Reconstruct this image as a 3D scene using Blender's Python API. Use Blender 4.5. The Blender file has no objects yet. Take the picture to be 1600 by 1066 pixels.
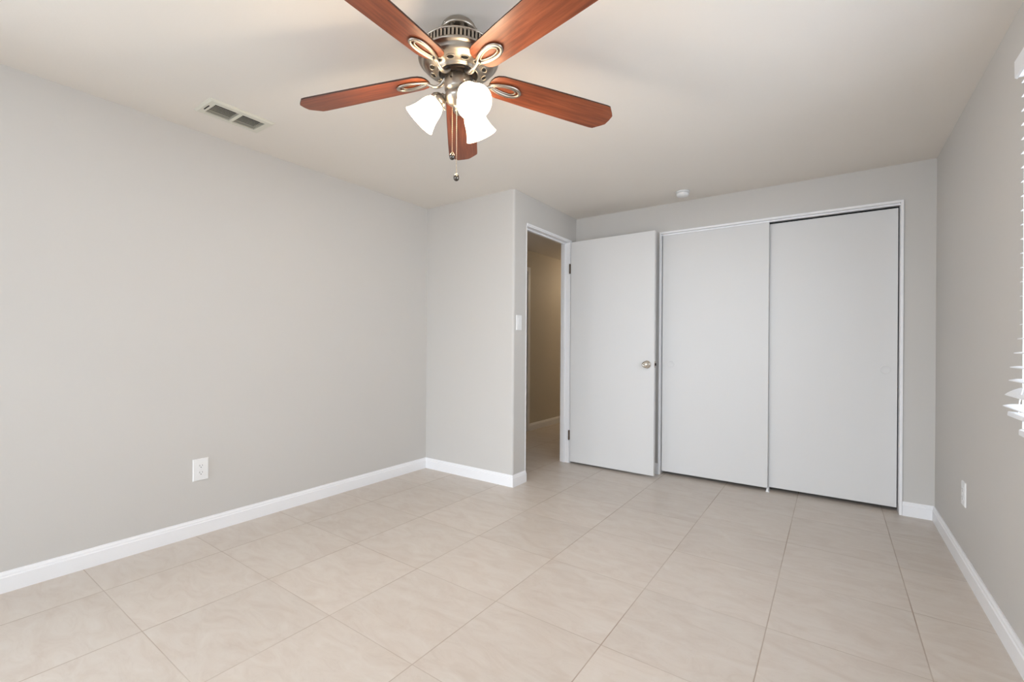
import bpy, bmesh, math
from math import pi, sin, cos, radians as RAD
from mathutils import Vector, Matrix

S = bpy.context.scene
COL = S.collection

# ------------------------------------------------------------------ camera
F_PX = 711.68
YAW = 0.6139
H_CAM = 1.0937
cam_d = bpy.data.cameras.new('camera')
cam = bpy.data.objects.new('camera', cam_d)
COL.objects.link(cam)
cam.location = (0, 0, H_CAM)
cam.rotation_mode = 'QUATERNION'
m = Matrix.Rotation(YAW, 4, 'Z') @ Matrix.Rotation(pi/2, 4, 'X') @ Matrix.Rotation(0.0068, 4, 'Z')
cam.rotation_quaternion = m.to_quaternion()
cam_d.sensor_width = 36.0
cam_d.lens = F_PX / 1600 * 36.0
cam_d.shift_y = (538.83 - 533.0) / 1600
cam_d.clip_start = 0.02
S.camera = cam

# ------------------------------------------------------------------ view / world / lights
S.view_settings.view_transform = 'Standard'
S.view_settings.look = 'None'
S.view_settings.gamma = 1.0
S.view_settings.use_curve_mapping = False
S.view_settings.exposure = 0.0

W = bpy.data.worlds.new('world'); S.world = W
W.use_nodes = True
bg = W.node_tree.nodes['Background']
bg.inputs['Color'].default_value = (0.80, 0.90, 1.0, 1)
bg.inputs['Strength'].default_value = 0.6

def area(name, loc, rot, sx, sy, power, color):
    l = bpy.data.lights.new(name, 'AREA'); l.shape = 'RECTANGLE'
    l.size = sx; l.size_y = sy; l.energy = power; l.color = color
    o = bpy.data.objects.new(name, l); COL.objects.link(o)
    o.location = loc; o.rotation_euler = rot
    return o

DAY = (0.82, 0.905, 1.0)
# daylight outside the side window; fill lamps at two added windows behind the camera
area('daylight_side_window', (0.80, 1.45, 1.45), (0, RAD(90), 0), 1.2, 1.5, 54, DAY)
area('fill_lamp_back', (-1.175, -2.80, 1.19), (RAD(90), 0, 0), 2.95, 1.87, 3, DAY)
area('fill_lamp_left', (-3.20, -1.45, 1.02), (0, RAD(-90), 0), 1.35, 2.0, 98, DAY)
def aimed(name, loc, target, sx, sy, power, color):
    d = Vector(target) - Vector(loc)
    return area(name, loc, d.to_track_quat('-Z', 'Y').to_euler(), sx, sy, power, color)
# added lamp far outside the back window, fill for the room's far end
aimed('fill_lamp_far', (-0.9, -7.0, 2.4), (-0.7, 3.0, 0.4), 4.0, 2.5, 545, DAY)
BULB_W = 7.0
HALL_W = 13

# ------------------------------------------------------------------ room dimensions (metres)
H = 2.2936
LX = -2.948          # left wall
D1 = 2.867           # return wall facing the room
L2 = -2.008          # entry wall (holds the doorway)
D = 3.899            # closet wall
RX = 0.5316          # right wall
BY = -2.60           # wall behind the camera
WT = 0.11            # wall thickness
EW = 0.084           # thickness of the doorway wall
OP0, OP1, OPZ = 3.045, 3.765, 2.045      # doorway in the entry wall
CX0, CX1, CZ = -1.198, 0.358, 2.042      # closet opening
WY0, WY1, WZ0, WZ1 = 0.72, 2.285, 0.815, 2.07    # right window opening
BX0, BX1, BZ0, BZ1 = -2.65, 0.30, 0.25, 2.12      # added back window opening, unseen, lets in fill light
LW = (-2.45, -0.45, 0.35, 1.70)          # made-up left wall window behind the camera, for fill light
HX = -3.16           # hall far wall
HY = 7.2             # hall end
CD = 4.62            # closet depth

# ------------------------------------------------------------------ materials
def new_mat(name):
    mt = bpy.data.materials.new(name); mt.use_nodes = True
    nt = mt.node_tree
    return mt, nt, nt.nodes['Principled BSDF'], nt.nodes, nt.links

def lin(c):
    return tuple(((v/255)/12.92 if v/255 <= 0.04045 else (((v/255)+0.055)/1.055)**2.4) for v in c) + (1,)

def paint(name, rgb, rough=0.55, bump=0.0, bscale=160, spec=0.35):
    mt, nt, b, N, K = new_mat(name)
    tc = N.new('ShaderNodeTexCoord')
    n1 = N.new('ShaderNodeTexNoise'); n1.inputs['Scale'].default_value = 1.3; n1.inputs['Detail'].default_value = 3
    K.new(tc.outputs['Object'], n1.inputs['Vector'])
    mx = N.new('ShaderNodeMix'); mx.data_type = 'RGBA'
    c = lin(rgb)
    mx.inputs[6].default_value = tuple(v*0.985 for v in c[:3]) + (1,)
    mx.inputs[7].default_value = tuple(min(1, v*1.015) for v in c[:3]) + (1,)
    K.new(n1.outputs['Fac'], mx.inputs[0]); K.new(mx.outputs[2], b.inputs['Base Color'])
    b.inputs['Roughness'].default_value = rough
    b.inputs['Specular IOR Level'].default_value = spec
    if bump:
        n2 = N.new('ShaderNodeTexNoise'); n2.inputs['Scale'].default_value = bscale; n2.inputs['Detail'].default_value = 3
        K.new(tc.outputs['Object'], n2.inputs['Vector'])
        bp = N.new('ShaderNodeBump'); bp.inputs['Strength'].default_value = bump; bp.inputs['Distance'].default_value = 0.001
        K.new(n2.outputs['Fac'], bp.inputs['Height']); K.new(bp.outputs['Normal'], b.inputs['Normal'])
    return mt

M_WALL = paint('greige_wall_paint', (206, 203, 199), 0.6, 0.25)
M_CEIL = paint('ceiling_paint', (235, 229, 221), 0.75, 0.3, 90)
M_TRIM = paint('white_trim_gloss', (244, 244, 246), 0.35)
M_DOOR = paint('white_door_paint', (222, 221, 220), 0.42, 0.1, 60)
M_PLASTIC = paint('white_plastic', (238, 238, 238), 0.3)
M_BLIND = paint('white_blind', (240, 241, 244), 0.35)
M_VENT = paint('cream_vent_enamel', (222, 219, 206), 0.4)
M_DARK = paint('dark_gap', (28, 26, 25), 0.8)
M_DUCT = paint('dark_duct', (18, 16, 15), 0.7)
M_BRONZE = paint('aged_brass_hinge', (96, 80, 66), 0.45)
M_GREY = paint('socket_slot_grey', (60, 60, 60), 0.6)
M_HALL = paint('hall_wall_paint', (205, 198, 186), 0.6, 0.25)

def metal(name, rgb, rough=0.3, aniso=0.0):
    mt, nt, b, N, K = new_mat(name)
    tc = N.new('ShaderNodeTexCoord')
    mp = N.new('ShaderNodeMapping'); mp.inputs['Scale'].default_value = (4, 4, 220)
    nz = N.new('ShaderNodeTexNoise'); nz.inputs['Scale'].default_value = 3
    K.new(tc.outputs['Object'], mp.inputs['Vector']); K.new(mp.outputs[0], nz.inputs['Vector'])
    mr = N.new('ShaderNodeMapRange'); mr.inputs[3].default_value = rough*0.8; mr.inputs[4].default_value = rough*1.2
    K.new(nz.outputs['Fac'], mr.inputs[0]); K.new(mr.outputs[0], b.inputs['Roughness'])
    b.inputs['Base Color'].default_value = lin(rgb); b.inputs['Metallic'].default_value = 1.0
    return mt
M_NICKEL = metal('brushed_nickel', (176, 168, 157), 0.32)
M_KNOB = metal('polished_nickel', (222, 214, 202), 0.22)
M_DKNICKEL = metal('smoked_nickel', (96, 90, 84), 0.25)
M_DKMETAL = metal('dark_motor_metal', (52, 46, 42), 0.45)
M_CHAIN = metal('bead_chain', (225, 205, 175), 0.3)

def wood_mat():
    mt, nt, b, N, K = new_mat('cherry_blade_wood')
    tc = N.new('ShaderNodeTexCoord')
    mp = N.new('ShaderNodeMapping'); mp.inputs['Scale'].default_value = (1.6, 26, 6)
    K.new(tc.outputs['Object'], mp.inputs['Vector'])
    nz = N.new('ShaderNodeTexNoise'); nz.inputs['Scale'].default_value = 2.2; nz.inputs['Detail'].default_value = 6
    nz.inputs['Roughness'].default_value = 0.65; nz.inputs['Distortion'].default_value = 0.6
    K.new(mp.outputs[0], nz.inputs['Vector'])
    cr = N.new('ShaderNodeValToRGB')
    e = cr.color_ramp.elements
    e[0].position = 0.30; e[0].color = lin((92, 42, 22))
    e[1].position = 0.72; e[1].color = lin((150, 82, 50))
    k = e.new(0.5); k.color = lin((126, 64, 36))
    K.new(nz.outputs['Fac'], cr.inputs[0]); K.new(cr.outputs[0], b.inputs['Base Color'])
    b.inputs['Roughness'].default_value = 0.36
    return mt
M_WOOD = wood_mat()
M_WOODEDGE = paint('dark_blade_edge', (62, 38, 28), 0.5)

def floor_mat():
    mt, nt, b, N, K = new_mat('beige_porcelain_tile')
    TX, TY, SX, SY = -3.0916, 0.6066, 0.4810, 0.4717
    tc = N.new('ShaderNodeTexCoord'); sp = N.new('ShaderNodeSeparateXYZ')
    K.new(tc.outputs['Object'], sp.inputs[0])
    def mth(op, a, bb=None, c=None):
        n = N.new('ShaderNodeMath'); n.operation = op
        for i, v in enumerate((a, bb, c)):
            if v is None: continue
            if isinstance(v, (int, float)): n.inputs[i].default_value = v
            else: K.new(v, n.inputs[i])
        return n.outputs[0]
    u = mth('DIVIDE', mth('SUBTRACT', sp.outputs[0], TX), SX)
    v = mth('DIVIDE', mth('SUBTRACT', sp.outputs[1], TY), SY)
    fu, fv = mth('FRACT', u), mth('FRACT', v)
    du = mth('MULTIPLY', mth('MINIMUM', fu, mth('SUBTRACT', 1.0, fu)), SX)
    dv = mth('MULTIPLY', mth('MINIMUM', fv, mth('SUBTRACT', 1.0, fv)), SY)
    gu = N.new('ShaderNodeMapRange'); gu.inputs[1].default_value = 0.0014; gu.inputs[2].default_value = 0.0026
    gu.inputs[3].default_value = 0.9; gu.inputs[4].default_value = 0.0; K.new(du, gu.inputs[0])
    gv = N.new('ShaderNodeMapRange'); gv.inputs[1].default_value = 0.0008; gv.inputs[2].default_value = 0.0020
    gv.inputs[3].default_value = 0.75; gv.inputs[4].default_value = 0.0; K.new(dv, gv.inputs[0])
    g = mth('MAXIMUM', gu.outputs[0], gv.outputs[0])
    # grout darkness varies along its length
    gn = N.new('ShaderNodeTexNoise'); gn.inputs['Scale'].default_value = 2.3; gn.inputs['Detail'].default_value = 3
    K.new(tc.outputs['Object'], gn.inputs['Vector'])
    gm = N.new('ShaderNodeMapRange'); gm.inputs[1].default_value = 0.35; gm.inputs[2].default_value = 0.65
    gm.inputs[3].default_value = 0.35; gm.inputs[4].default_value = 1.0; K.new(gn.outputs['Fac'], gm.inputs[0])
    gg = mth('MULTIPLY', g, gm.outputs[0])
    # per tile offset
    cb = N.new('ShaderNodeCombineXYZ'); K.new(mth('FLOOR', u), cb.inputs[0]); K.new(mth('FLOOR', v), cb.inputs[1])
    wn = N.new('ShaderNodeTexWhiteNoise'); wn.noise_dimensions = '3D'; K.new(cb.outputs[0], wn.inputs['Vector'])
    sc = N.new('ShaderNodeVectorMath'); sc.operation = 'SCALE'; sc.inputs['Scale'].default_value = 30
    K.new(wn.outputs['Color'], sc.inputs[0])
    ad = N.new('ShaderNodeVectorMath'); K.new(tc.outputs['Object'], ad.inputs[0]); K.new(sc.outputs[0], ad.inputs[1])
    mp = N.new('ShaderNodeMapping'); mp.inputs['Scale'].default_value = (1.0, 2.4, 1); K.new(ad.outputs[0], mp.inputs['Vector'])
    n1 = N.new('ShaderNodeTexNoise'); n1.inputs['Scale'].default_value = 5.0; n1.inputs['Detail'].default_value = 9
    n1.inputs['Roughness'].default_value = 0.62; n1.inputs['Distortion'].default_value = 1.2
    K.new(mp.outputs[0], n1.inputs['Vector'])
    cr = N.new('ShaderNodeValToRGB'); e = cr.color_ramp.elements
    e[0].position = 0.30; e[0].color = lin((199, 187, 176))
    e[1].position = 0.72; e[1].color = lin((211, 203, 194))
    k = e.new(0.5); k.color = lin((206, 196, 186))
    K.new(n1.outputs['Fac'], cr.inputs[0])
    # thin veins
    n2 = N.new('ShaderNodeTexNoise'); n2.inputs['Scale'].default_value = 5; n2.inputs['Detail'].default_value = 5
    n2.inputs['Distortion'].default_value = 2.2; K.new(mp.outputs[0], n2.inputs['Vector'])
    vd = mth('ABSOLUTE', mth('SUBTRACT', n2.outputs['Fac'], 0.5))
    vm = N.new('ShaderNodeMapRange'); vm.inputs[1].default_value = 0.0; vm.inputs[2].default_value = 0.02
    vm.inputs[3].default_value = 0.13; vm.inputs[4].default_value = 0.0; K.new(vd, vm.inputs[0])
    m0 = N.new('ShaderNodeMix'); m0.data_type = 'RGBA'; m0.inputs[7].default_value = lin((182, 169, 156))
    K.new(vm.outputs[0], m0.inputs[0]); K.new(cr.outputs[0], m0.inputs[6])
    # tile to tile tone
    tn = N.new('ShaderNodeMapRange'); tn.inputs[3].default_value = 0.965; tn.inputs[4].default_value = 1.03
    K.new(wn.outputs['Value'], tn.inputs[0])
    hs = N.new('ShaderNodeHueSaturation'); K.new(tn.outputs[0], hs.inputs['Value']); K.new(m0.outputs[2], hs.inputs['Color'])
    m1 = N.new('ShaderNodeMix'); m1.data_type = 'RGBA'; m1.inputs[7].default_value = lin((160, 142, 126))
    K.new(gg, m1.inputs[0]); K.new(hs.outputs[0], m1.inputs[6]); K.new(m1.outputs[2], b.inputs['Base Color'])
    rr = N.new('ShaderNodeMapRange'); rr.inputs[3].default_value = 0.34; rr.inputs[4].default_value = 0.8
    K.new(g, rr.inputs[0]); K.new(rr.outputs[0], b.inputs['Roughness'])
    b.inputs['Specular IOR Level'].default_value = 0.4
    bp = N.new('ShaderNodeBump'); bp.inputs['Strength'].default_value = 0.4; bp.inputs['Distance'].default_value = 0.001
    bp.invert = True
    K.new(g, bp.inputs['Height']); K.new(bp.outputs['Normal'], b.inputs['Normal'])
    return mt
M_FLOOR = floor_mat()

def glass_mat():
    mt = bpy.data.materials.new('window_glass'); mt.use_nodes = True
    nt = mt.node_tree; N, K = nt.nodes, nt.links
    N.clear()
    o = N.new('ShaderNodeOutputMaterial'); mx = N.new('ShaderNodeMixShader'); mx.inputs[0].default_value = 0.06
    t = N.new('ShaderNodeBsdfTransparent'); g = N.new('ShaderNodeBsdfGlossy'); g.inputs['Roughness'].default_value = 0.02
    K.new(t.outputs[0], mx.inputs[1]); K.new(g.outputs[0], mx.inputs[2]); K.new(mx.outputs[0], o.inputs[0])
    return mt
M_GLASS = glass_mat()

def shade_mat():
    mt = bpy.data.materials.new('lit_frosted_glass'); mt.use_nodes = True
    nt = mt.node_tree; N, K = nt.nodes, nt.links
    N.clear()
    o = N.new('ShaderNodeOutputMaterial'); ad = N.new('ShaderNodeAddShader')
    mx = N.new('ShaderNodeMixShader'); mx.inputs[0].default_value = 0.5
    t = N.new('ShaderNodeBsdfTranslucent'); t.inputs['Color'].default_value = (1, 0.9, 0.75, 1)
    d = N.new('ShaderNodeBsdfDiffuse'); d.inputs['Color'].default_value = (0.9, 0.85, 0.75, 1)
    e = N.new('ShaderNodeEmission'); e.inputs['Color'].default_value = (1, 0.86, 0.68, 1); e.inputs['Strength'].default_value = 4.6
    K.new(t.outputs[0], mx.inputs[1]); K.new(d.outputs[0], mx.inputs[2])
    K.new(mx.outputs[0], ad.inputs[0]); K.new(e.outputs[0], ad.inputs[1]); K.new(ad.outputs[0], o.inputs[0])
    return mt
M_SHADE = shade_mat()
def bulb_mat():
    mt = bpy.data.materials.new('lit_bulb'); mt.use_nodes = True
    nt = mt.node_tree; N, K = nt.nodes, nt.links
    N.clear()
    o = N.new('ShaderNodeOutputMaterial'); e = N.new('ShaderNodeEmission')
    e.inputs['Color'].default_value = (1, 0.88, 0.70, 1); e.inputs['Strength'].default_value = 34
    K.new(e.outputs[0], o.inputs[0]); return mt
M_BULB = bulb_mat()

# ------------------------------------------------------------------ mesh helpers
def bm_box(bm, x0, x1, y0, y1, z0, z1, mi=0):
    vs = [bm.verts.new(p) for p in ((x0,y0,z0),(x1,y0,z0),(x1,y1,z0),(x0,y1,z0),(x0,y0,z1),(x1,y0,z1),(x1,y1,z1),(x0,y1,z1))]
    for f in ((0,3,2,1),(4,5,6,7),(0,1,5,4),(1,2,6,5),(2,3,7,6),(3,0,4,7)):
        fc = bm.faces.new([vs[i] for i in f]); fc.material_index = mi
    return vs

def bm_prism(bm, pts, axis, a0, a1, mi=0):
    """extrude a closed 2-D outline along an axis; pts are the other two coordinates in xyz order"""
    def P(p, a):
        if axis == 'z': return (p[0], p[1], a)
        if axis == 'x': return (a, p[0], p[1])
        return (p[0], a, p[1])
    A = [bm.verts.new(P(p, a0)) for p in pts]; B = [bm.verts.new(P(p, a1)) for p in pts]
    n = len(pts)
    bm.faces.new(A[::-1]).material_index = mi; bm.faces.new(B).material_index = mi
    for i in range(n):
        bm.faces.new((A[i], A[(i+1)%n], B[(i+1)%n], B[i])).material_index = mi

def bm_lathe(bm, prof, seg=48, mtx=None, mi=0, cap=False):
    mtx = mtx or Matrix.Identity(4)
    rings = []
    for r, z in prof:
        if r < 1e-6:
            rings.append([bm.verts.new(mtx @ Vector((0, 0, z)))])
        else:
            rings.append([bm.verts.new(mtx @ Vector((r*cos(2*pi*i/seg), r*sin(2*pi*i/seg), z))) for i in range(seg)])
    for a, b in zip(rings, rings[1:]):
        for i in range(seg):
            j = (i+1) % seg
            if len(a) == 1 and len(b) == 1: continue
            if len(a) == 1: f = (a[0], b[i], b[j])
            elif len(b) == 1: f = (a[i], b[0], a[j])
            else: f = (a[i], b[i], b[j], a[j])
            fc = bm.faces.new(f); fc.material_index = mi; fc.smooth = True
    if cap:
        for rg in (rings[0], rings[-1]):
            if len(rg) > 1: bm.faces.new(rg).material_index = mi

def bm_tube(bm, pts, r, seg=10, closed=False, mi=0, rz=None):
    """tube along points; r may be a list; rz = vertical radius factor for flattened sections"""
    pts = [Vector(p) for p in pts]; n = len(pts)
    rings = []
    up = Vector((0, 0, 1))
    for i, p in enumerate(pts):
        if closed: t = pts[(i+1) % n] - pts[i-1]
        else: t = pts[min(i+1, n-1)] - pts[max(i-1, 0)]
        t.normalize()
        a = t.cross(up)
        if a.length < 1e-3: a = t.cross(Vector((1, 0, 0)))
        a.normalize(); b = a.cross(t).normalized()
        rr = r[i] if isinstance(r, (list, tuple)) else r
        k = rz if rz else 1.0
        rings.append([bm.verts.new(p + a*rr*cos(2*pi*j/seg) + b*rr*k*sin(2*pi*j/seg)) for j in range(seg)])
    m_ = n if closed else n-1
    for i in range(m_):
        a, b = rings[i], rings[(i+1) % n]
        for j in range(seg):
            fc = bm.faces.new((a[j], a[(j+1)%seg], b[(j+1)%seg], b[j])); fc.smooth = True; fc.material_index = mi
    if not closed:
        bm.faces.new(rings[0][::-1]).material_index = mi; bm.faces.new(rings[-1]).material_index = mi

def smooth_path(pts, rad, k):
    """Catmull-Rom resampling of a centre line and its radii"""
    P = [Vector(p) for p in pts]; n = len(P); out = []; rr = []
    for i in range(n-1):
        a, b, c, d = P[max(i-1, 0)], P[i], P[i+1], P[min(i+2, n-1)]
        for j in range(k):
            t = j/k
            out.append(0.5*((2*b) + (c-a)*t + (2*a-5*b+4*c-d)*t*t + (3*b-a-3*c+d)*t**3)); rr.append(rad[i]*(1-t)+rad[i+1]*t)
    return out + [P[-1]], rr + [rad[-1]]

def obj(name, bm, mats, parent=None, loc=(0,0,0), rot=None, bevel=0.0, bseg=2):
    bmesh.ops.recalc_face_normals(bm, faces=bm.faces[:])
    me = bpy.data.meshes.new(name); bm.to_mesh(me); bm.free()
    for mt in (mats if isinstance(mats, (list, tuple)) else [mats]): me.materials.append(mt)
    o = bpy.data.objects.new(name, me); COL.objects.link(o)
    if parent: o.parent = parent
    o.location = loc
    if rot: o.rotation_euler = rot
    if bevel:
        md = o.modifiers.new('bevel', 'BEVEL'); md.width = bevel; md.segments = bseg; md.limit_method = 'ANGLE'
    return o

def tag(o, label, cat, group=None, kind=None):
    o['label'] = label; o['category'] = cat
    if group: o['group'] = group
    if kind: o['kind'] = kind
    return o

def empty(name, loc, label, cat, group=None, kind=None, rz=0):
    o = bpy.data.objects.new(name, None); COL.objects.link(o)
    o.empty_display_size = 0.1
    o.location = loc; o.rotation_euler = (0, 0, rz)
    return tag(o, label, cat, group, kind)

def box_obj(name, b, mat, parent=None, bevel=0.0, loc=(0,0,0)):
    bm = bmesh.new(); bm_box(bm, *b); return obj(name, bm, mat, parent, bevel=bevel, loc=loc)

def wall_x(bm, x0, x1, y0, y1, z0, z1, oy0, oy1, oz0, oz1):
    """wall slab spanning y/z with one opening"""
    if oy0 > y0: bm_box(bm, x0, x1, y0, oy0, z0, z1)
    if oy1 < y1: bm_box(bm, x0, x1, oy1, y1, z0, z1)
    if oz0 > z0: bm_box(bm, x0, x1, oy0, oy1, z0, oz0)
    if oz1 < z1: bm_box(bm, x0, x1, oy0, oy1, oz1, z1)
def wall_y(bm, y0, y1, x0, x1, z0, z1, ox0, ox1, oz0, oz1):
    if ox0 > x0: bm_box(bm, x0, ox0, y0, y1, z0, z1)
    if ox1 < x1: bm_box(bm, ox1, x1, y0, y1, z0, z1)
    if oz0 > z0: bm_box(bm, ox0, ox1, y0, y1, z0, oz0)
    if oz1 < z1: bm_box(bm, ox0, ox1, y0, y1, oz1, z1)

def struct(o, label, cat): return tag(o, label, cat, kind='structure')

# ------------------------------------------------------------------ room shell
struct(box_obj('floor', (HX-WT, RX+WT, BY-WT, HY+WT, -0.08, 0), M_FLOOR),
       'beige marbled square tile floor with thin brown grout lines', 'floor')

VX0, VX1, VY0, VY1 = -2.690, -2.492, 0.965, 1.281     # air register footprint on the ceiling
bm = bmesh.new()
X0, X1, Y0, Y1 = HX-WT, RX+WT, BY-WT, HY+WT
hx0, hx1, hy0, hy1 = VX0+0.02, VX1-0.02, VY0+0.02, VY1-0.02
bm_box(bm, X0, hx0, Y0, Y1, H, H+0.1); bm_box(bm, hx1, X1, Y0, Y1, H, H+0.1)
bm_box(bm, hx0, hx1, Y0, hy0, H, H+0.1); bm_box(bm, hx0, hx1, hy1, Y1, H, H+0.1)
struct(obj('ceiling', bm, M_CEIL), 'flat off-white painted ceiling above the whole room', 'ceiling')

bm = bmesh.new(); wall_x(bm, LX-WT, LX, BY, D1, 0, H, *LW)
struct(obj('wall_left', bm, M_WALL), 'long plain greige wall on the left with one outlet', 'wall')

bm = bmesh.new(); wall_x(bm, RX, RX+WT, BY, D, 0, H, WY0, WY1, WZ0, WZ1)
struct(obj('wall_right', bm, M_WALL), 'greige wall on the right with the blind covered window', 'wall')

bm = bmesh.new(); wall_y(bm, BY-WT, BY, LX-WT, RX+WT, 0, H, BX0, BX1, BZ0, BZ1)
struct(obj('wall_back', bm, M_WALL), 'greige wall behind the camera with an added window opening', 'wall')

# entry corner: return wall + doorway wall in one plastered body with a rounded outside corner
bm = bmesh.new()
rc = 0.018
pts = [(LX-WT, D1), (L2-rc, D1)]
for k in range(1, 8):
    a = -pi/2 + (pi/2)*k/8
    pts.append((L2-rc+rc*cos(a), D1+rc+rc*sin(a)))
pts += [(L2, D1+rc), (L2, OP0-0.006), (L2-EW, OP0-0.006), (L2-EW, D1+WT), (LX-WT, D1+WT)]
bm_prism(bm, pts, 'z', 0, H)
bm_box(bm, L2-EW, L2, OP0-0.006, OP1+0.02, OPZ+0.02, H)
bm_box(bm, L2-EW, L2, OP1+0.02, D+WT, 0, H)
struct(obj('wall_entry', bm, M_WALL), 'greige return wall with rounded corner and the doorway to the hall', 'wall')

bm = bmesh.new(); wall_y(bm, D, D+WT, L2, RX+WT, 0, H, CX0-0.012, CX1+0.012, 0, CZ+0.012)
struct(obj('wall_closet', bm, M_WALL), 'greige far wall holding the wide sliding closet opening', 'wall')

# closet interior: walls coloured near black, shade put into the colour
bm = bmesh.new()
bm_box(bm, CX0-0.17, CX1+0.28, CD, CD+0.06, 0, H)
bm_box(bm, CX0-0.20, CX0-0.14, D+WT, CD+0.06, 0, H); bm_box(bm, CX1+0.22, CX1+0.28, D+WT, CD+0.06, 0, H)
struct(obj('wall_closet_inside', bm, M_DARK), 'inside walls of the closet behind the sliding panels, shade painted in near black', 'wall')

# hall
bm = bmesh.new()
bm_box(bm, HX-WT, HX, D1+WT, HY, 0, H)
struct(obj('wall_hall_far', bm, M_HALL), 'beige hallway wall seen through the open doorway', 'wall')
struct(box_obj('wall_hall_end', (HX-WT, L2, HY, HY+WT, 0, H), M_HALL), 'beige wall closing the far end of the hallway', 'wall')
struct(box_obj('wall_hall_near', (L2-WT, L2, D+WT, HY, 0, H), M_HALL), 'beige hallway wall backing onto the closet', 'wall')

# ------------------------------------------------------------------ baseboards (stepped profile)
BH, BT = 0.090, 0.013
def base_prof():   # (distance from wall, height)
    return [(0,0),(BT,0),(BT,0.066),(BT*0.72,0.070),(BT*0.66,0.078),(BT*0.38,0.084),(BT*0.30,BH),(0,BH)]
def baseboard(name, path, side, label, mat=M_TRIM):
    """path: list of xy points, wall on the right-hand side flipped by side; mitred corners"""
    bm = bmesh.new(); P = [Vector((p[0], p[1])) for p in path]
    rings = []
    for i, p in enumerate(P):
        ns = []
        if i > 0: t = (P[i]-P[i-1]).normalized(); ns.append(Vector((-t.y, t.x))*side)
        if i < len(P)-1: t = (P[i+1]-P[i]).normalized(); ns.append(Vector((-t.y, t.x))*side)
        if len(ns) == 2:
            n = (ns[0]+ns[1]); n = n / (n.length_squared) * 2
        else: n = ns[0]
        rings.append([bm.verts.new((p.x+n.x*d, p.y+n.y*d, z)) for d, z in base_prof()])
    m_ = len(rings[0])
    for a, b in zip(rings, rings[1:]):
        for j in range(m_): bm.faces.new((a[j], a[(j+1)%m_], b[(j+1)%m_], b[j]))
    bm.faces.new(rings[0]); bm.faces.new(rings[-1])
    return struct(obj(name, bm, mat), label, 'baseboard')
baseboard('baseboard_left', [(LX, BY), (LX, D1), (L2, D1), (L2, OP0)], -1, 'white moulded baseboard along the left and return walls')
baseboard('baseboard_right', [(CX1+0.0165, D), (RX, D), (RX, BY)], -1, 'white moulded baseboard along the right wall from the closet')
baseboard('baseboard_closet', [(L2, OP1+0.016), (L2, D), (CX0-0.0165, D)], -1, 'short white baseboard behind the open door')
baseboard('baseboard_back', [(RX, BY), (LX, BY)], -1, 'white baseboard along the wall behind the camera')
baseboard('baseboard_hall', [(HX, 4.865), (HX, HY)], -1, 'white baseboard at the foot of the hallway wall')

# ------------------------------------------------------------------ doorway frame
bm = bmesh.new()
jt = 0.02
x0, x1 = L2-EW-0.003, L2+0.004
bm_box(bm, x0, x1, OP0-0.006, OP0, 0, OPZ+jt); bm_box(bm, x0, x1, OP1, OP1+jt, 0, OPZ+jt)
bm_box(bm, x0, x1, OP0, OP1, OPZ, OPZ+jt)
# stop strip
sx0, sx1 = L2-0.060, L2-0.038
bm_box(bm, sx0, sx1, OP0, OP0+0.011, 0, OPZ); bm_box(bm, sx0, sx1, OP1-0.011, OP1, 0, OPZ)
bm_box(bm, sx0, sx1, OP0+0.011, OP1-0.011, OPZ-0.011, OPZ)
# raised edge bead on the room side
bm_box(bm, L2, L2+0.011, OP0-0.006, OP0-0.004, OPZ+0.004, OPZ+0.022)
bm_box(bm, L2, L2+0.011, OP1+0.006, OP1+jt+0.006, 0, OPZ+0.022)
bm_box(bm, L2, L2+0.011, OP0-0.004, OP1+0.006, OPZ+0.008, OPZ+0.022)
struct(obj('trim_1', bm, M_TRIM, bevel=0.002), 'white timber frame lining the hallway doorway', 'door frame')

# ------------------------------------------------------------------ open door
hx, hy = L2+0.020, 3.758
fx, fy = -1.203, 3.742
ang = math.atan2(fy-hy, fx-hx); LEN = math.hypot(fx-hx, fy-hy)
DT = 0.034
door = empty('door_1', (hx, hy, 0), 'open flat white door leaf with a nickel knob, folded back before the closet', 'door', kind='structure', rz=ang)
box_obj('door_leaf', (0, LEN, 0, DT, 0.018, 2.045), M_DOOR, door, bevel=0.0015)
for z in (0.262, 1.80):
    bm = bmesh.new()
    bm_box(bm, -0.016, -0.002, -0.003, 0.020, z-0.042, z+0.042)
    bm_tube(bm, [(-0.006, -0.006, z-0.045), (-0.006, -0.006, z+0.045)], 0.006, 10)
    for q in (-0.026, 0, 0.026): bm_box(bm, -0.0165, -0.0055, -0.0036, 0.018, z+q-0.0015, z+q+0.0015)
    h = obj('hinge', bm, M_BRONZE, door); h['label'] = 'aged brown butt hinge'
def knob_bm(s):
    bm = bmesh.new()
    mt = Matrix.Translation((LEN-0.060, 0 if s < 0 else DT, 0.937)) @ Matrix.Rotation(RAD(90)*(1 if s < 0 else -1), 4, 'X')
    bm_lathe(bm, [(0,0),(0.031,0),(0.033,0.003),(0.031,0.007),(0.015,0.010),(0.0125,0.018),(0.0135,0.026),(0.022,0.031),
                  (0.0275,0.038),(0.0285,0.046),(0.025,0.055),(0.017,0.060),(0.0155,0.0605),(0.0145,0.058),(0.0085,0.058),(0.008,0.0605),(0,0.061)], 36, mt)
    return bm
for s in (-1, 1):
    k = obj('knob', knob_bm(s), M_KNOB, door); k['label'] = 'round brushed nickel door knob'
lp = box_obj('latch_plate', (LEN-0.0005, LEN+0.0015, 0.006, 0.028, 0.912, 0.965), M_NICKEL, door)
bm = bmesh.new(); bm_prism(bm, [(LEN+0.001, 0.010), (LEN+0.011, 0.013), (LEN+0.011, 0.022), (LEN+0.001, 0.024)], 'z', 0.928, 0.949)
lb = obj('latch_bolt', bm, M_DKMETAL, lp)

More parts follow.
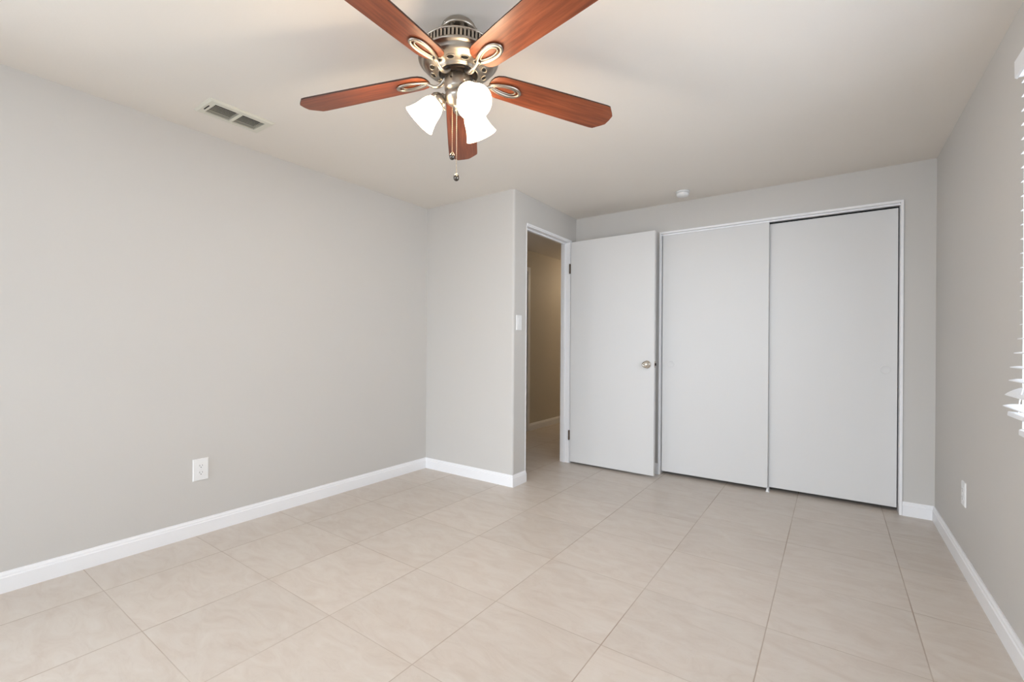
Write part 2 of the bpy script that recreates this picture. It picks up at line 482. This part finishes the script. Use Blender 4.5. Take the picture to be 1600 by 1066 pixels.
# strike plate on the far left jamb
# ------------------------------------------------------------------ closet frame and sliding panels
bm = bmesh.new()
t = 0.016
for (a, b) in ((CX0-t, CX0), (CX1, CX1+t)): bm_box(bm, a, b, D-0.012, D+WT, 0, CZ+t)
bm_box(bm, CX0, CX1, D-0.012, D+WT, CZ, CZ+t)
bm_box(bm, CX0, CX1, D+0.014, D+0.020, CZ-0.012, CZ)       # track fascia
bm_box(bm, CX0, CX1, D+0.020, D+0.085, CZ-0.004, CZ)       # track
struct(obj('trim_2', bm, M_TRIM, bevel=0.002), 'thin white frame around the closet opening', 'closet frame')
MID = -0.398
def sliding(name, x0, x1, yf, fx_, label, ztop):
    r = empty(name, ((x0+x1)/2, yf+0.016, 0), label, 'closet door', kind='structure')
    w = (x1-x0)/2
    box_obj('panel', (-w, w, -0.016, 0.016, 0.026, ztop), M_DOOR, r, bevel=0.0015)
    bm = bmesh.new()
    mt = Matrix.Translation((fx_-(x0+x1)/2, -0.0155, 0.943)) @ Matrix.Rotation(RAD(90), 4, 'X')
    bm_lathe(bm, [(0.0, 0.0008), (0.019, 0.0010), (0.0235, 0.0022), (0.0265, 0.0032), (0.0285, 0.0024), (0.0290, 0.0)], 40, mt)
    p = obj('finger_pull', bm, M_DOOR, r); p['label'] = 'round white recessed finger pull'
    return r
sliding('door_2', CX0+0.006, MID, D+0.021, -1.119, 'left flat white closet sliding panel, overlapping in front', CZ-0.006)
sliding('door_3', MID-0.045, CX1-0.006, D+0.060, 0.290, 'right flat white closet sliding panel, running behind', CZ-0.018)
bm = bmesh.new()
bm_box(bm, MID-0.010, MID+0.012, D+0.006, D+0.098, 0, 0.006)
for yy in (D+0.010, D+0.0545, D+0.094): bm_box(bm, MID-0.006, MID+0.006, yy, yy+0.004, 0.006, 0.024)
tag(obj('floor_guide', bm, M_PLASTIC), 'small white plastic door guide on the tiles between the closet panels', 'door guide')

# ------------------------------------------------------------------ hall door frame and switch plate
bm = bmesh.new()
fy1 = 4.865
bm_box(bm, HX, HX+0.014, fy1-0.055, fy1, 0, 2.075); bm_box(bm, HX, HX+0.014, fy1-0.88, fy1-0.825, 0, 2.075)
bm_box(bm, HX, HX+0.014, fy1-0.825, fy1-0.055, 2.02, 2.075)
struct(obj('trim_3', bm, M_TRIM, bevel=0.003), 'white casing of the doorway across the hall', 'door frame')
struct(box_obj('door_4', (HX+0.001, HX+0.007, fy1-0.824, fy1-0.056, 0.004, 2.019), M_DOOR), 'closed white door across the hallway', 'door')
bm = bmesh.new(); bm_box(bm, HX, HX+0.024, 5.86, 5.97, 1.485, 1.58)
th = tag(obj('thermostat', bm, M_BRONZE, bevel=0.004), 'small dark brown control box on the hallway wall', 'thermostat')

# ------------------------------------------------------------------ outlets and switch
def bm_plate(bm, w, h, d=0.006, e=0.0035):
    pts0 = [(-w/2, -h/2), (w/2, -h/2), (w/2, h/2), (-w/2, h/2)]
    pts1 = [(-w/2+e, -h/2+e), (w/2-e, -h/2+e), (w/2-e, h/2-e), (-w/2+e, h/2-e)]
    A = [bm.verts.new((0, p[0], p[1])) for p in pts0]; B = [bm.verts.new((d*0.5, p[0], p[1])) for p in pts0]
    C = [bm.verts.new((d, p[0], p[1])) for p in pts1]
    bm.faces.new(A[::-1]); bm.faces.new(C)
    for i in range(4):
        j = (i+1) % 4
        bm.faces.new((A[i], A[j], B[j], B[i])); bm.faces.new((B[i], B[j], C[j], C[i]))
def outlet(loc, rz, label, w=0.079, h=0.124):
    r = empty('wall_outlet', loc, label, 'outlet', rz=rz)
    bm = bmesh.new(); bm_plate(bm, w, h); obj('cover_plate', bm, M_PLASTIC, r)
    for s in (-1, 1):
        bm = bmesh.new(); zc = s*0.0195; rr = 0.0165
        pts = []
        for k in range(32):
            a = 2*pi*k/32; pts.append((rr*cos(a), zc+max(-0.0135, min(0.0135, rr*sin(a)))))
        bm_prism(bm, pts, 'x', 0.0055, 0.0075)
        f = obj('socket', bm, M_PLASTIC, r)
        bm = bmesh.new()
        bm_box(bm, 0.0074, 0.0078, -0.0078, -0.0058, zc+0.000, zc+0.0085)
        bm_box(bm, 0.0074, 0.0078, 0.0058, 0.0078, zc+0.001, zc+0.0080)
        bm_prism(bm, [(0.0026*cos(2*pi*k/12), zc-0.0065+0.0026*sin(2*pi*k/12)) for k in range(12)], 'x', 0.0074, 0.0078)
        obj('contact_slots', bm, M_GREY, f)
    bm = bmesh.new(); bm_lathe(bm, [(0.003, 0.0055), (0.003, 0.0068), (0, 0.0072)], 12, Matrix.Rotation(RAD(90), 4, 'Y'))
    obj('screw', bm, M_PLASTIC, r)
outlet((LX, 1.104, 0.370), 0, 'white duplex wall outlet low on the left wall')
outlet((RX, 3.111, 0.376), pi, 'white duplex wall outlet low on the right wall near the closet', 0.074, 0.118)
sw = empty('light_switch', (L2, 2.938, 1.266), 'white rocker light switch beside the doorway', 'switch')
bm = bmesh.new(); bm_plate(bm, 0.074, 0.118); obj('cover_plate', bm, M_PLASTIC, sw)
bm = bmesh.new(); bm_prism(bm, [(0.0055, -0.033), (0.0068, -0.033), (0.0105, 0.033), (0.0055, 0.033)], 'y', -0.0165, 0.0165)
obj('rocker', bm, M_PLASTIC, sw)

# ------------------------------------------------------------------ right window and its blind
win = empty('window_1', (RX, (WY0+WY1)/2, WZ0), 'bright window in the right wall behind the blind', 'window', kind='structure')
wl = win.location
def wbox(bm, x0, x1, y0, y1, z0, z1): bm_box(bm, x0-wl.x, x1-wl.x, y0-wl.y, y1-wl.y, z0-wl.z, z1-wl.z)
bm = bmesh.new(); a, b_ = RX+0.080, RX+0.108
wbox(bm, a, b_, WY0, WY0+0.04, WZ0, WZ1); wbox(bm, a, b_, WY1-0.04, WY1, WZ0, WZ1)
wbox(bm, a, b_, WY0+0.04, WY1-0.04, WZ0, WZ0+0.04); wbox(bm, a, b_, WY0+0.04, WY1-0.04, WZ1-0.04, WZ1)
wbox(bm, a, b_, WY0+0.04, WY1-0.04, 1.43, 1.465)
obj('window_frame', bm, M_TRIM, win)
bm = bmesh.new(); wbox(bm, RX+0.092, RX+0.096, WY0+0.04, WY1-0.04, WZ0+0.04, 1.43); obj('pane', bm, M_GLASS, win)
bm = bmesh.new(); wbox(bm, RX+0.092, RX+0.096, WY0+0.04, WY1-0.04, 1.465, WZ1-0.04); obj('pane', bm, M_GLASS, win)
bm = bmesh.new(); wbox(bm, RX-0.008, RX+0.080, WY0-0.012, WY1+0.004, WZ0-0.022, WZ0); obj('window_sill', bm, M_TRIM, win, bevel=0.004)

BLY = 2.262            # far end of the slats
bl = empty('window_blind', (RX, (WY0+BLY)/2, WZ1), 'white horizontal slat blind hanging in the right window', 'window blind')
bo = bl.location
half = (BLY-0.02-WY0)/2
cyb = 0.0
box_obj('head_rail', (0.002, 0.045, -half, half, -0.045, -0.002), M_BLIND, bl)
bm = bmesh.new()
bm_prism(bm, [(-0.028, -0.052), (-0.022, -0.056), (-0.017, -0.050), (-0.017, 0.008), (-0.026, 0.010), (-0.029, 0.004)], 'y', -half-0.01, half+0.012)
bm_box(bm, -0.018, 0.0, half+0.004, half+0.012, -0.052, 0.006)
obj('valance', bm, M_BLIND, bl)
def slat_bm(w=0.050, n=6):
    bm = bmesh.new(); top = []; bot = []
    for k in range(n+1):
        x = -w/2 + w*k/n; z = 0.0035*(1-(2*k/n-1)**2)
        top.append((x, z+0.0013)); bot.append((x, z-0.0013))
    bm_prism(bm, top + bot[::-1], 'y', -half, half); return bm
proto = obj('slat', slat_bm(), M_BLIND, bl)
# (height of the front tip, how far the tip stands off the wall, tilt)
low = [(0.8958, 0.0539, -0.10), (0.9335, 0.0489, -0.55), (0.9834, 0.0400, -0.06), (1.0284, 0.0372, 0.0), (1.0766, 0.0284, 0.0), (1.125, 0.020, 0.0)]
slats = list(low); z = 1.173
while z < 2.01: slats.append((z, 0.0150, 0.0)); z += 0.0482
zs = [(z_ + 0.025*math.sin(-t_), 0.0 - tip + 0.025*cos(t_), t_) for z_, tip, t_ in slats]
zs = [(a_, b_, c_) for a_, b_, c_ in zs]
ext = []
first = True
for (zz, dx, tilt) in zs + ext:
    o = proto if first else proto.copy()
    if not first: COL.objects.link(o); o.parent = bl
    first = False
    o.location = (dx, 0, zz-bo.z); o.rotation_euler = (0, tilt, 0)
zb = 0.868
bm = bmesh.new(); bm_box(bm, -0.026, 0.026, -half, half, -0.008, 0.008)
br = obj('bottom_rail', bm, M_BLIND, bl, loc=(-0.017, 0, zb-bo.z), rot=(0, 0.10, 0), bevel=0.003)
for yy in (half-0.28, -half+0.10, 0):
    for xx in (-0.014, 0.038):
        bm = bmesh.new(); bm_tube(bm, [(xx, yy, -0.05), (xx, yy, (1.0-bo.z)), (xx-0.018, yy, zb-bo.z)], 0.0009, 6); obj('ladder_cord', bm, M_BLIND, bl)
bm = bmesh.new()
bm_tube(bm, [(-0.033, half-0.150, -0.05), (-0.033, half-0.145, 1.02-bo.z), (-0.036, half-0.128, 0.965-bo.z), (-0.040, half-0.112, 0.92-bo.z), (-0.0405, half-0.108, 0.884-bo.z),
             (-0.046, half-0.108, 0.881-bo.z), (-0.052, half-0.100, 0.882-bo.z)], 0.0016, 8)
obj('pull_cord', bm, M_BLIND, bl)

# unseen window behind the camera, added to let in fill light
w2 = empty('added_back_window', (BX0, BY, BZ0), 'added wide window behind the camera, unseen, for fill light', 'window', kind='structure')
bm = bmesh.new()
wx, wz = BX1-BX0, BZ1-BZ0
bm_box(bm, 0, 0.05, -WT, -WT+0.04, 0, wz); bm_box(bm, wx-0.05, wx, -WT, -WT+0.04, 0, wz)
bm_box(bm, 0.05, wx-0.05, -WT, -WT+0.04, 0, 0.05); bm_box(bm, 0.05, wx-0.05, -WT, -WT+0.04, wz-0.05, wz)
bm_box(bm, wx/2-0.02, wx/2+0.02, -WT, -WT+0.04, 0.05, wz-0.05)
obj('window_frame', bm, M_TRIM, w2)
for q in (0, 1):
    bm = bmesh.new(); bm_box(bm, 0.05+q*(wx/2-0.03), wx/2-0.02+q*(wx/2-0.03), -WT+0.018, -WT+0.022, 0.05, wz-0.05)
    obj('pane', bm, M_GLASS, w2)

w3 = empty('added_left_window', (LX, LW[0], LW[2]), 'made-up window in the left wall behind the camera, for fill light', 'window', kind='structure')  # unseen window, made up so fill light reaches the right wall
bm = bmesh.new(); wy, wz = LW[1]-LW[0], LW[3]-LW[2]
bm_box(bm, -WT, -WT+0.04, 0, 0.05, 0, wz); bm_box(bm, -WT, -WT+0.04, wy-0.05, wy, 0, wz)
bm_box(bm, -WT, -WT+0.04, 0.05, wy-0.05, 0, 0.05); bm_box(bm, -WT, -WT+0.04, 0.05, wy-0.05, wz-0.05, wz)
bm_box(bm, -WT, -WT+0.04, 0.05, wy-0.05, wz/2-0.02, wz/2+0.02)
obj('window_frame', bm, M_TRIM, w3)
for q in (0, 1):
    bm = bmesh.new(); bm_box(bm, -WT+0.018, -WT+0.022, 0.05, wy-0.05, 0.05+q*(wz/2-0.03), wz/2-0.02+q*(wz/2-0.03))
    obj('pane', bm, M_GLASS, w3)

# ------------------------------------------------------------------ ceiling air register
vent = empty('air_vent', ((VX0+VX1)/2, (VY0+VY1)/2, H), 'cream metal air register with curved louvres on the ceiling', 'air vent')
vw, vl = (VX1-VX0)/2, (VY1-VY0)/2
ix, iy = vw-0.034, vl-0.037          # opening half sizes
bm = bmesh.new()
def ringbox(bm, x0, x1, y0, y1, z0, z1): bm_box(bm, x0, x1, y0, y1, z0, z1)
# sloped frame: outer lip at the ceiling, raised field, divider
def quad_ring(bm, a, b, za, zb):
    A = [bm.verts.new((sx*a[0], sy*a[1], za)) for sx, sy in ((-1,-1),(1,-1),(1,1),(-1,1))]
    B = [bm.verts.new((sx*b[0], sy*b[1], zb)) for sx, sy in ((-1,-1),(1,-1),(1,1),(-1,1))]
    for i in range(4): bm.faces.new((A[i], A[(i+1)%4], B[(i+1)%4], B[i]))
quad_ring(bm, (vw, vl), (vw, vl), 0, -0.003)
quad_ring(bm, (vw, vl), (vw-0.010, vl-0.010), -0.003, -0.010)
quad_ring(bm, (vw-0.010, vl-0.010), (ix, iy), -0.010, -0.011)
quad_ring(bm, (ix, iy), (ix, iy), -0.011, 0.012)
bm_box(bm, -ix, ix, -0.008, 0.008, -0.011, 0.004)
bmesh.ops.remove_doubles(bm, verts=bm.verts[:], dist=1e-5)
obj('frame', bm, M_VENT, vent)
for s in (-1, 1):
    bm = bmesh.new()
    y0, y1 = (0.008, iy) if s > 0 else (-iy, -0.008)
    n = 8
    for k in range(n):
        f = k/(n-1)                       # 0 = wall side, 1 = room side
        xc = -ix + 0.012 + (2*ix-0.018)*f
        rz = 0.0079 - 0.0032*f; ox = 0.0085
        top = [(xc, -0.0100), (xc-ox*0.30, -0.0100+rz*0.45), (xc-ox*0.65, -0.0100+rz*0.80), (xc-ox, -0.0100+rz)]
        pts = top + [(p[0]+0.0004, p[1]+0.0009) for p in top[::-1]]
        bm_prism(bm, pts, 'y', y0+0.0005, y1-0.0005)
    obj('louver_set', bm, M_VENT, vent)
bm = bmesh.new(); bm_box(bm, -0.030, 0.028, -iy-0.017, -iy-0.0125, -0.0125, -0.0105)
obj('damper_slot', bm, M_DARK, vent)
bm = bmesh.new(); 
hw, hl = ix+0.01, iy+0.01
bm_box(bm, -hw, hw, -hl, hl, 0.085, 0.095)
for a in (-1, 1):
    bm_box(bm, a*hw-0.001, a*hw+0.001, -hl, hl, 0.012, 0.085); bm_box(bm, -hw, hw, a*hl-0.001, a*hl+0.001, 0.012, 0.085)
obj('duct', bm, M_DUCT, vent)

# ------------------------------------------------------------------ smoke detector
sd = empty('smoke_detector', (-0.962, 3.655, H), 'small round white smoke detector on the ceiling before the closet', 'smoke detector')
bm = bmesh.new(); bm_lathe(bm, [(0, 0), (0.053, 0), (0.053, -0.008), (0.050, -0.010), (0, -0.010)], 40); obj('mounting_base', bm, M_PLASTIC, sd)
bm = bmesh.new(); bm_lathe(bm, [(0, -0.010), (0.047, -0.010), (0.047, -0.026), (0.043, -0.034), (0.030, -0.038), (0, -0.039)], 40); obj('sensor_cover', bm, M_PLASTIC, sd)

# ------------------------------------------------------------------ ceiling fan
FX, FY = -1.1535, 1.2766
fan = empty('ceiling_fan', (FX, FY, H), 'brushed nickel ceiling fan with five cherry wood blades and three lit shades', 'ceiling fan')
def zl(z): return z - H     # absolute height to fan-local

bm = bmesh.new()
bm_lathe(bm, [(0.050, zl(H)), (0.056, zl(2.290)), (0.063, zl(2.281)), (0.067, zl(2.271)), (0.068, zl(2.263)), (0.064, zl(2.260)), (0.0, zl(2.260))], 64)
canopy = obj('canopy', bm, M_NICKEL, fan)
for a in (25, 145, 265):
    bm = bmesh.new(); d = Vector((cos(RAD(a)), sin(RAD(a)), 0))
    mt = Matrix.Translation(d*0.0665 + Vector((0, 0, zl(2.267)))) @ d.to_track_quat('Z', 'Y').to_matrix().to_4x4()
    bm_lathe(bm, [(0.005, -0.002), (0.005, 0.003), (0.003, 0.005), (0, 0.005)], 12, mt); obj('screw', bm, M_NICKEL, canopy)
# hanger pillars between canopy and motor
bm = bmesh.new(); bm_lathe(bm, [(0.045, zl(2.262)), (0.045, zl(2.205))], 48); obj('hanger_core', bm, M_DKMETAL, fan)
bm = bmesh.new()
for k in range(10):
    a = 2*pi*k/10; c_, s_ = cos(a)*0.056, sin(a)*0.056
    bm_tube(bm, [(c_, s_, zl(2.262)), (c_, s_, zl(2.206))], 0.008, 12)
obj('hanger_posts', bm, M_NICKEL, fan)

# motor housing: top shell, slotted band, lower bowl
bm = bmesh.new()
bm_lathe(bm, [(0.040, zl(2.214)), (0.066, zl(2.214)), (0.100, zl(2.209)), (0.126, zl(2.200)), (0.138, zl(2.1945)), (0.1435, zl(2.191)), (0.1445, zl(2.188)), (0.143, zl(2.1845)), (0.136, zl(2.184))], 96)
bm_lathe(bm, [(0.137, zl(2.160)), (0.144, zl(2.159)), (0.148, zl(2.155)), (0.149, zl(2.151)), (0.146, zl(2.147)), (0.139, zl(2.145)),
              (0.135, zl(2.141)), (0.133, zl(2.134)), (0.130, zl(2.129)), (0.122, zl(2.123)), (0.115, zl(2.120)), (0.112, zl(2.117)), (0.084, zl(2.111)),
              (0.080, zl(2.108)), (0.077, zl(2.102)), (0.073, zl(2.100)), (0.071, zl(2.103)), (0.070, zl(2.118))], 96)
housing = obj('motor_housing', bm, M_NICKEL, fan)
bm = bmesh.new()
ns = 64
for k in range(ns):
    a = 2*pi*k/ns
    mt = Matrix.Rotation(a, 4, 'Z')
    vs = bm_box(bm, 0.137, 0.1425, -0.0040, 0.0040, zl(2.186), zl(2.158))
    bmesh.ops.transform(bm, matrix=mt, verts=vs)
obj('slotted_band', bm, M_NICKEL, housing)
bm = bmesh.new(); bm_lathe(bm, [(0.132, zl(2.195)), (0.132, zl(2.150))], 64); obj('motor_core', bm, M_DARK, housing)
# oval vent holes of the lower bowl
for k in range(12):
    a = 2*pi*(k+0.5)/12 + 0.17
    bm = bmesh.new()
    up = Vector((0.21, 0, -0.98)).normalized()
    base = Matrix.Rotation(a, 4, 'Z') @ Matrix.Translation((0.098, 0, zl(2.1136))) @ Vector((0.21, 0, -1)).to_track_quat('Z', 'X').to_matrix().to_4x4()
    n = 20
    ring = [base @ Vector((0.0098*cos(2*pi*i/n), 0.0150*sin(2*pi*i/n), 0.0004)) for i in range(n)]
    bm_tube(bm, ring, 0.0024, 8, closed=True)
    o = obj('vent_rim', bm, M_NICKEL, housing)
    bm = bmesh.new()
    vs = [bm.verts.new(base @ Vector((0.0072*cos(2*pi*i/n), 0.0126*sin(2*pi*i/n), 0.0006))) for i in range(n)]
    vs2 = [bm.verts.new(base @ Vector((0.0072*cos(2*pi*i/n), 0.0126*sin(2*pi*i/n), -0.002))) for i in range(n)]
    bm.faces.new(vs); bm.faces.new(vs2[::-1])
    for i in range(n): bm.faces.new((vs[i], vs[(i+1)%n], vs2[(i+1)%n], vs2[i]))
    obj('vent_hole', bm, M_DARK, o)
# rotor disc (dark) the arms bolt to
bm = bmesh.new()
bm_lathe(bm, [(0.030, zl(2.118)), (0.069, zl(2.116)), (0.069, zl(2.100)), (0.062, zl(2.095)), (0.048, zl(2.092)), (0.048, zl(2.088)), (0, zl(2.088))], 64)
obj('rotor', bm, M_DKMETAL, fan)
# switch housing + fitter
bm = bmesh.new()
bm_lathe(bm, [(0, zl(2.090)), (0.049, zl(2.090)), (0.0515, zl(2.087)), (0.0515, zl(2.046)), (0.0495, zl(2.041)), (0.044, zl(2.038)), (0.040, zl(2.034))], 64)
swh = obj('switch_housing', bm, M_NICKEL, fan)
bm = bmesh.new(); d = Vector((0.2, -0.98, 0)).normalized()
bm_lathe(bm, [(0.0035, 0), (0.0035, 0.004), (0, 0.005)], 10, Matrix.Translation(d*0.051+Vector((0, 0, zl(2.070)))) @ d.to_track_quat('Z', 'Y').to_matrix().to_4x4())
obj('screw', bm, M_DKMETAL, swh)
bm = bmesh.new()
bm_lathe(bm, [(0.040, zl(2.036)), (0.046, zl(2.032)), (0.050, zl(2.024)), (0.050, zl(2.014)), (0.044, zl(2.002)), (0.032, zl(1.992)),
              (0.020, zl(1.986)), (0.013, zl(1.982)), (0.010, zl(1.976)), (0.012, zl(1.971)), (0.009, zl(1.965)), (0, zl(1.963))], 64)
obj('light_fitter', bm, M_NICKEL, fan)

# blades and blade arms
ZB = zl(2.1035)
def blade_bm():
    bm = bmesh.new()
    half_out = [(0.122, 0.0), (0.124, 0.022), (0.131, 0.040), (0.143, 0.051), (0.165, 0.058), (0.30, 0.064), (0.50, 0.070), (0.615, 0.072),
                (0.630, 0.070), (0.660, 0.038), (0.668, 0.028), (0.670, 0.0)]
    out = half_out + [(x, -y) for x, y in half_out[-2:0:-1]]
    top = [bm.verts.new((x, y, 0.003)) for x, y in out]; bot = [bm.verts.new((x, y, -0.003)) for x, y in out]
    bm.faces.new(top); bm.faces.new(bot[::-1])
    n = len(out)
    for i in range(n):
        f = bm.faces.new((top[i], top[(i+1)%n], bot[(i+1)%n], bot[i])); f.material_index = 1
    return bm
def arm_bm():
    bm = bmesh.new()
    # stem: curls out of the rotor, down and up to the blade
    st = [(0.050, 0, 0.000), (0.058, 0, -0.010), (0.070, 0, -0.020), (0.086, 0, -0.026), (0.104, 0, -0.023), (0.118, 0, -0.015), (0.128, 0, -0.010), (0.136, 0, -0.0095)]
    st, rs = smooth_path(st, [0.012, 0.0115, 0.010, 0.009, 0.008, 0.0075, 0.0075, 0.007], 6)
    bm_tube(bm, st, rs, 14, rz=0.75)
    # open teardrop loop screwed to the underside
    n = 40; ring = []
    for i in range(n):
        t = 2*pi*i/n
        x = 0.186 - 0.061*cos(t)
        y = 0.0245*sin(t)*(1 - 0.30*cos(t))
        ring.append((x, y, -0.0078))
    bm_tube(bm, ring, 0.0066, 10, closed=True, rz=0.75)
    bm_tube(bm, [(p[0]*0.72+0.186*0.28, p[1]*0.60, -0.0062) for p in ring], 0.0030, 8, closed=True, rz=0.8)
    return bm
PH0 = 3.5188
DROOPS = [0.062, 0.066, 0.056, 0.024, -0.004]      # each blade sags a little differently
PITCH = RAD(-10.0)
bproto = obj('blade', blade_bm(), [M_WOOD, M_WOODEDGE], fan)
aproto = obj('blade_arm', arm_bm(), M_NICKEL, fan)
for k in range(5):
    a = PH0 - k*2*pi/5
    b_o = bproto if k == 0 else bproto.copy(); a_o = aproto if k == 0 else aproto.copy()
    if k: COL.objects.link(b_o); COL.objects.link(a_o); b_o.parent = fan; a_o.parent = fan
    b_o.location = (0, 0, ZB); b_o.rotation_euler = (PITCH, DROOPS[k], a)
    a_o.location = (0, 0, ZB); a_o.rotation_euler = (PITCH*0.9, DROOPS[k], a)

# lamps: arm > socket cup, glass shade, bulb
cam_ang = {'left': RAD(178), 'far': RAD(58), 'near': RAD(-61)}
TILT = RAD(47)
for nm, ca in cam_ang.items():
    az = ca + YAW                                  # camera-frame azimuth to world
    out = Vector((cos(az), sin(az), 0)); ax = (out*cos(TILT) + Vector((0, 0, -sin(TILT)))).normalized()
    neck = out*0.070 + Vector((0, 0, zl(2.016)))
    bm = bmesh.new()
    p0 = out*0.040 + Vector((0, 0, zl(2.018)))
    bm_tube(bm, [p0, out*0.050+Vector((0, 0, zl(2.020))), neck - ax*0.016, neck - ax*0.004], 0.0095, 14)
    arm = obj('lamp_arm', bm, M_NICKEL, fan)
    R = Matrix.Translation(neck) @ ax.to_track_quat('Z', 'Y').to_matrix().to_4x4()
    bm = bmesh.new()
    bm_lathe(bm, [(0, -0.014), (0.014, -0.014), (0.021, -0.010), (0.026, -0.004), (0.030, 0.002), (0.0315, 0.010), (0.0315, 0.018), (0.0295, 0.018), (0.0285, 0.008), (0, 0.000)], 40, R)
    cup = obj('socket_cup', bm, M_NICKEL, arm)
    for q in range(3):
        t = 2*pi*q/3
        bm = bmesh.new(); d = Vector((cos(t), sin(t), 0))
        bm_lathe(bm, [(0.002, 0), (0.002, 0.006), (0.004, 0.007), (0.004, 0.010), (0, 0.011)], 10, R @ Matrix.Translation(d*0.031+Vector((0, 0, 0.012))) @ d.to_track_quat('Z', 'Y').to_matrix().to_4x4())
        obj('thumb_screw', bm, M_NICKEL, cup)
    bm = bmesh.new()
    prof = [(0.0275, 0.008), (0.0285, 0.016), (0.034, 0.024), (0.040, 0.036), (0.0435, 0.050), (0.046, 0.066), (0.050, 0.082), (0.056, 0.098), (0.0605, 0.109), (0.0635, 0.114)]
    inner = [(r-0.0025, z) for r, z in prof[::-1]]
    bm_lathe(bm, prof + inner, 48, R)
    sh = obj('glass_shade', bm, M_SHADE, arm); sh['label'] = 'glowing frosted white glass bell shade'
    bm = bmesh.new()
    bm_lathe(bm, [(0, 0.012), (0.012, 0.014), (0.013, 0.028), (0.020, 0.042), (0.0245, 0.056), (0.0225, 0.070), (0.014, 0.080), (0, 0.083)], 24, R)
    obj('bulb', bm, M_BULB, arm)
    l = bpy.data.lights.new('bulb_light', 'POINT'); l.energy = BULB_W; l.color = (1.0, 0.79, 0.56); l.shadow_soft_size = 0.03
    lo = bpy.data.objects.new('bulb_light', l); COL.objects.link(lo); lo.parent = arm
    lo.location = neck + ax*0.110

# pull chains
def chain(x, y, z0, z1, shape):
    bm = bmesh.new()
    pts = [(x*0.85, y*0.85, z0), (x, y, z0-0.012), (x, y, z1)]
    bm_tube(bm, pts, 0.0009, 6)
    n = int((z0-z1)/0.0075)
    for i in range(n):
        zc = z0-0.012 - i*0.0075
        if zc < z1: break
        bmesh.ops.create_uvsphere(bm, u_segments=6, v_segments=4, radius=0.0017, matrix=Matrix.Translation((x, y, zc)))
    c = obj('pull_chain', bm, M_CHAIN, fan)
    bm = bmesh.new()
    bm_lathe(bm, [(0, 0.004), (0.003, 0.003), (0.0045, -0.001), (0.0085, -0.006), (0.0105, -0.013), (0.0095, -0.020), (0.006, -0.025), (0, -0.027)], 20, Matrix.Translation((x, y, z1)))
    obj('pendant', bm, M_DKNICKEL, c)
rv = Vector((cos(YAW), sin(YAW))); fv = Vector((-sin(YAW), cos(YAW)))
p = rv*(-0.022) + fv*0.0; chain(p.x, p.y, zl(1.995), zl(1.812), 0)
p = rv*(-0.002) + fv*(-0.03); chain(p.x, p.y, zl(1.990), zl(1.722), 1)

# ------------------------------------------------------------------ assumed hallway lamp: unseen warm ceiling fixture, added to light the hall
hl = empty('assumed_hall_lamp', (-2.55, 6.6, H), 'assumed round warm ceiling lamp, unseen, added to light the hallway', 'ceiling light')
bm = bmesh.new(); bm_lathe(bm, [(0, 0), (0.15, 0), (0.15, -0.02), (0.13, -0.025)], 40); obj('lamp_base', bm, M_NICKEL, hl)
bm = bmesh.new(); bm_lathe(bm, [(0.13, -0.024), (0.12, -0.055), (0.08, -0.08), (0, -0.09)], 40); obj('lamp_shade', bm, M_SHADE, hl)
l = bpy.data.lights.new('hall_light', 'POINT'); l.energy = HALL_W; l.color = (1.0, 0.80, 0.56); l.shadow_soft_size = 0.08
lo = bpy.data.objects.new('hall_light', l); COL.objects.link(lo); lo.location = (-2.55, 6.6, H-0.2)
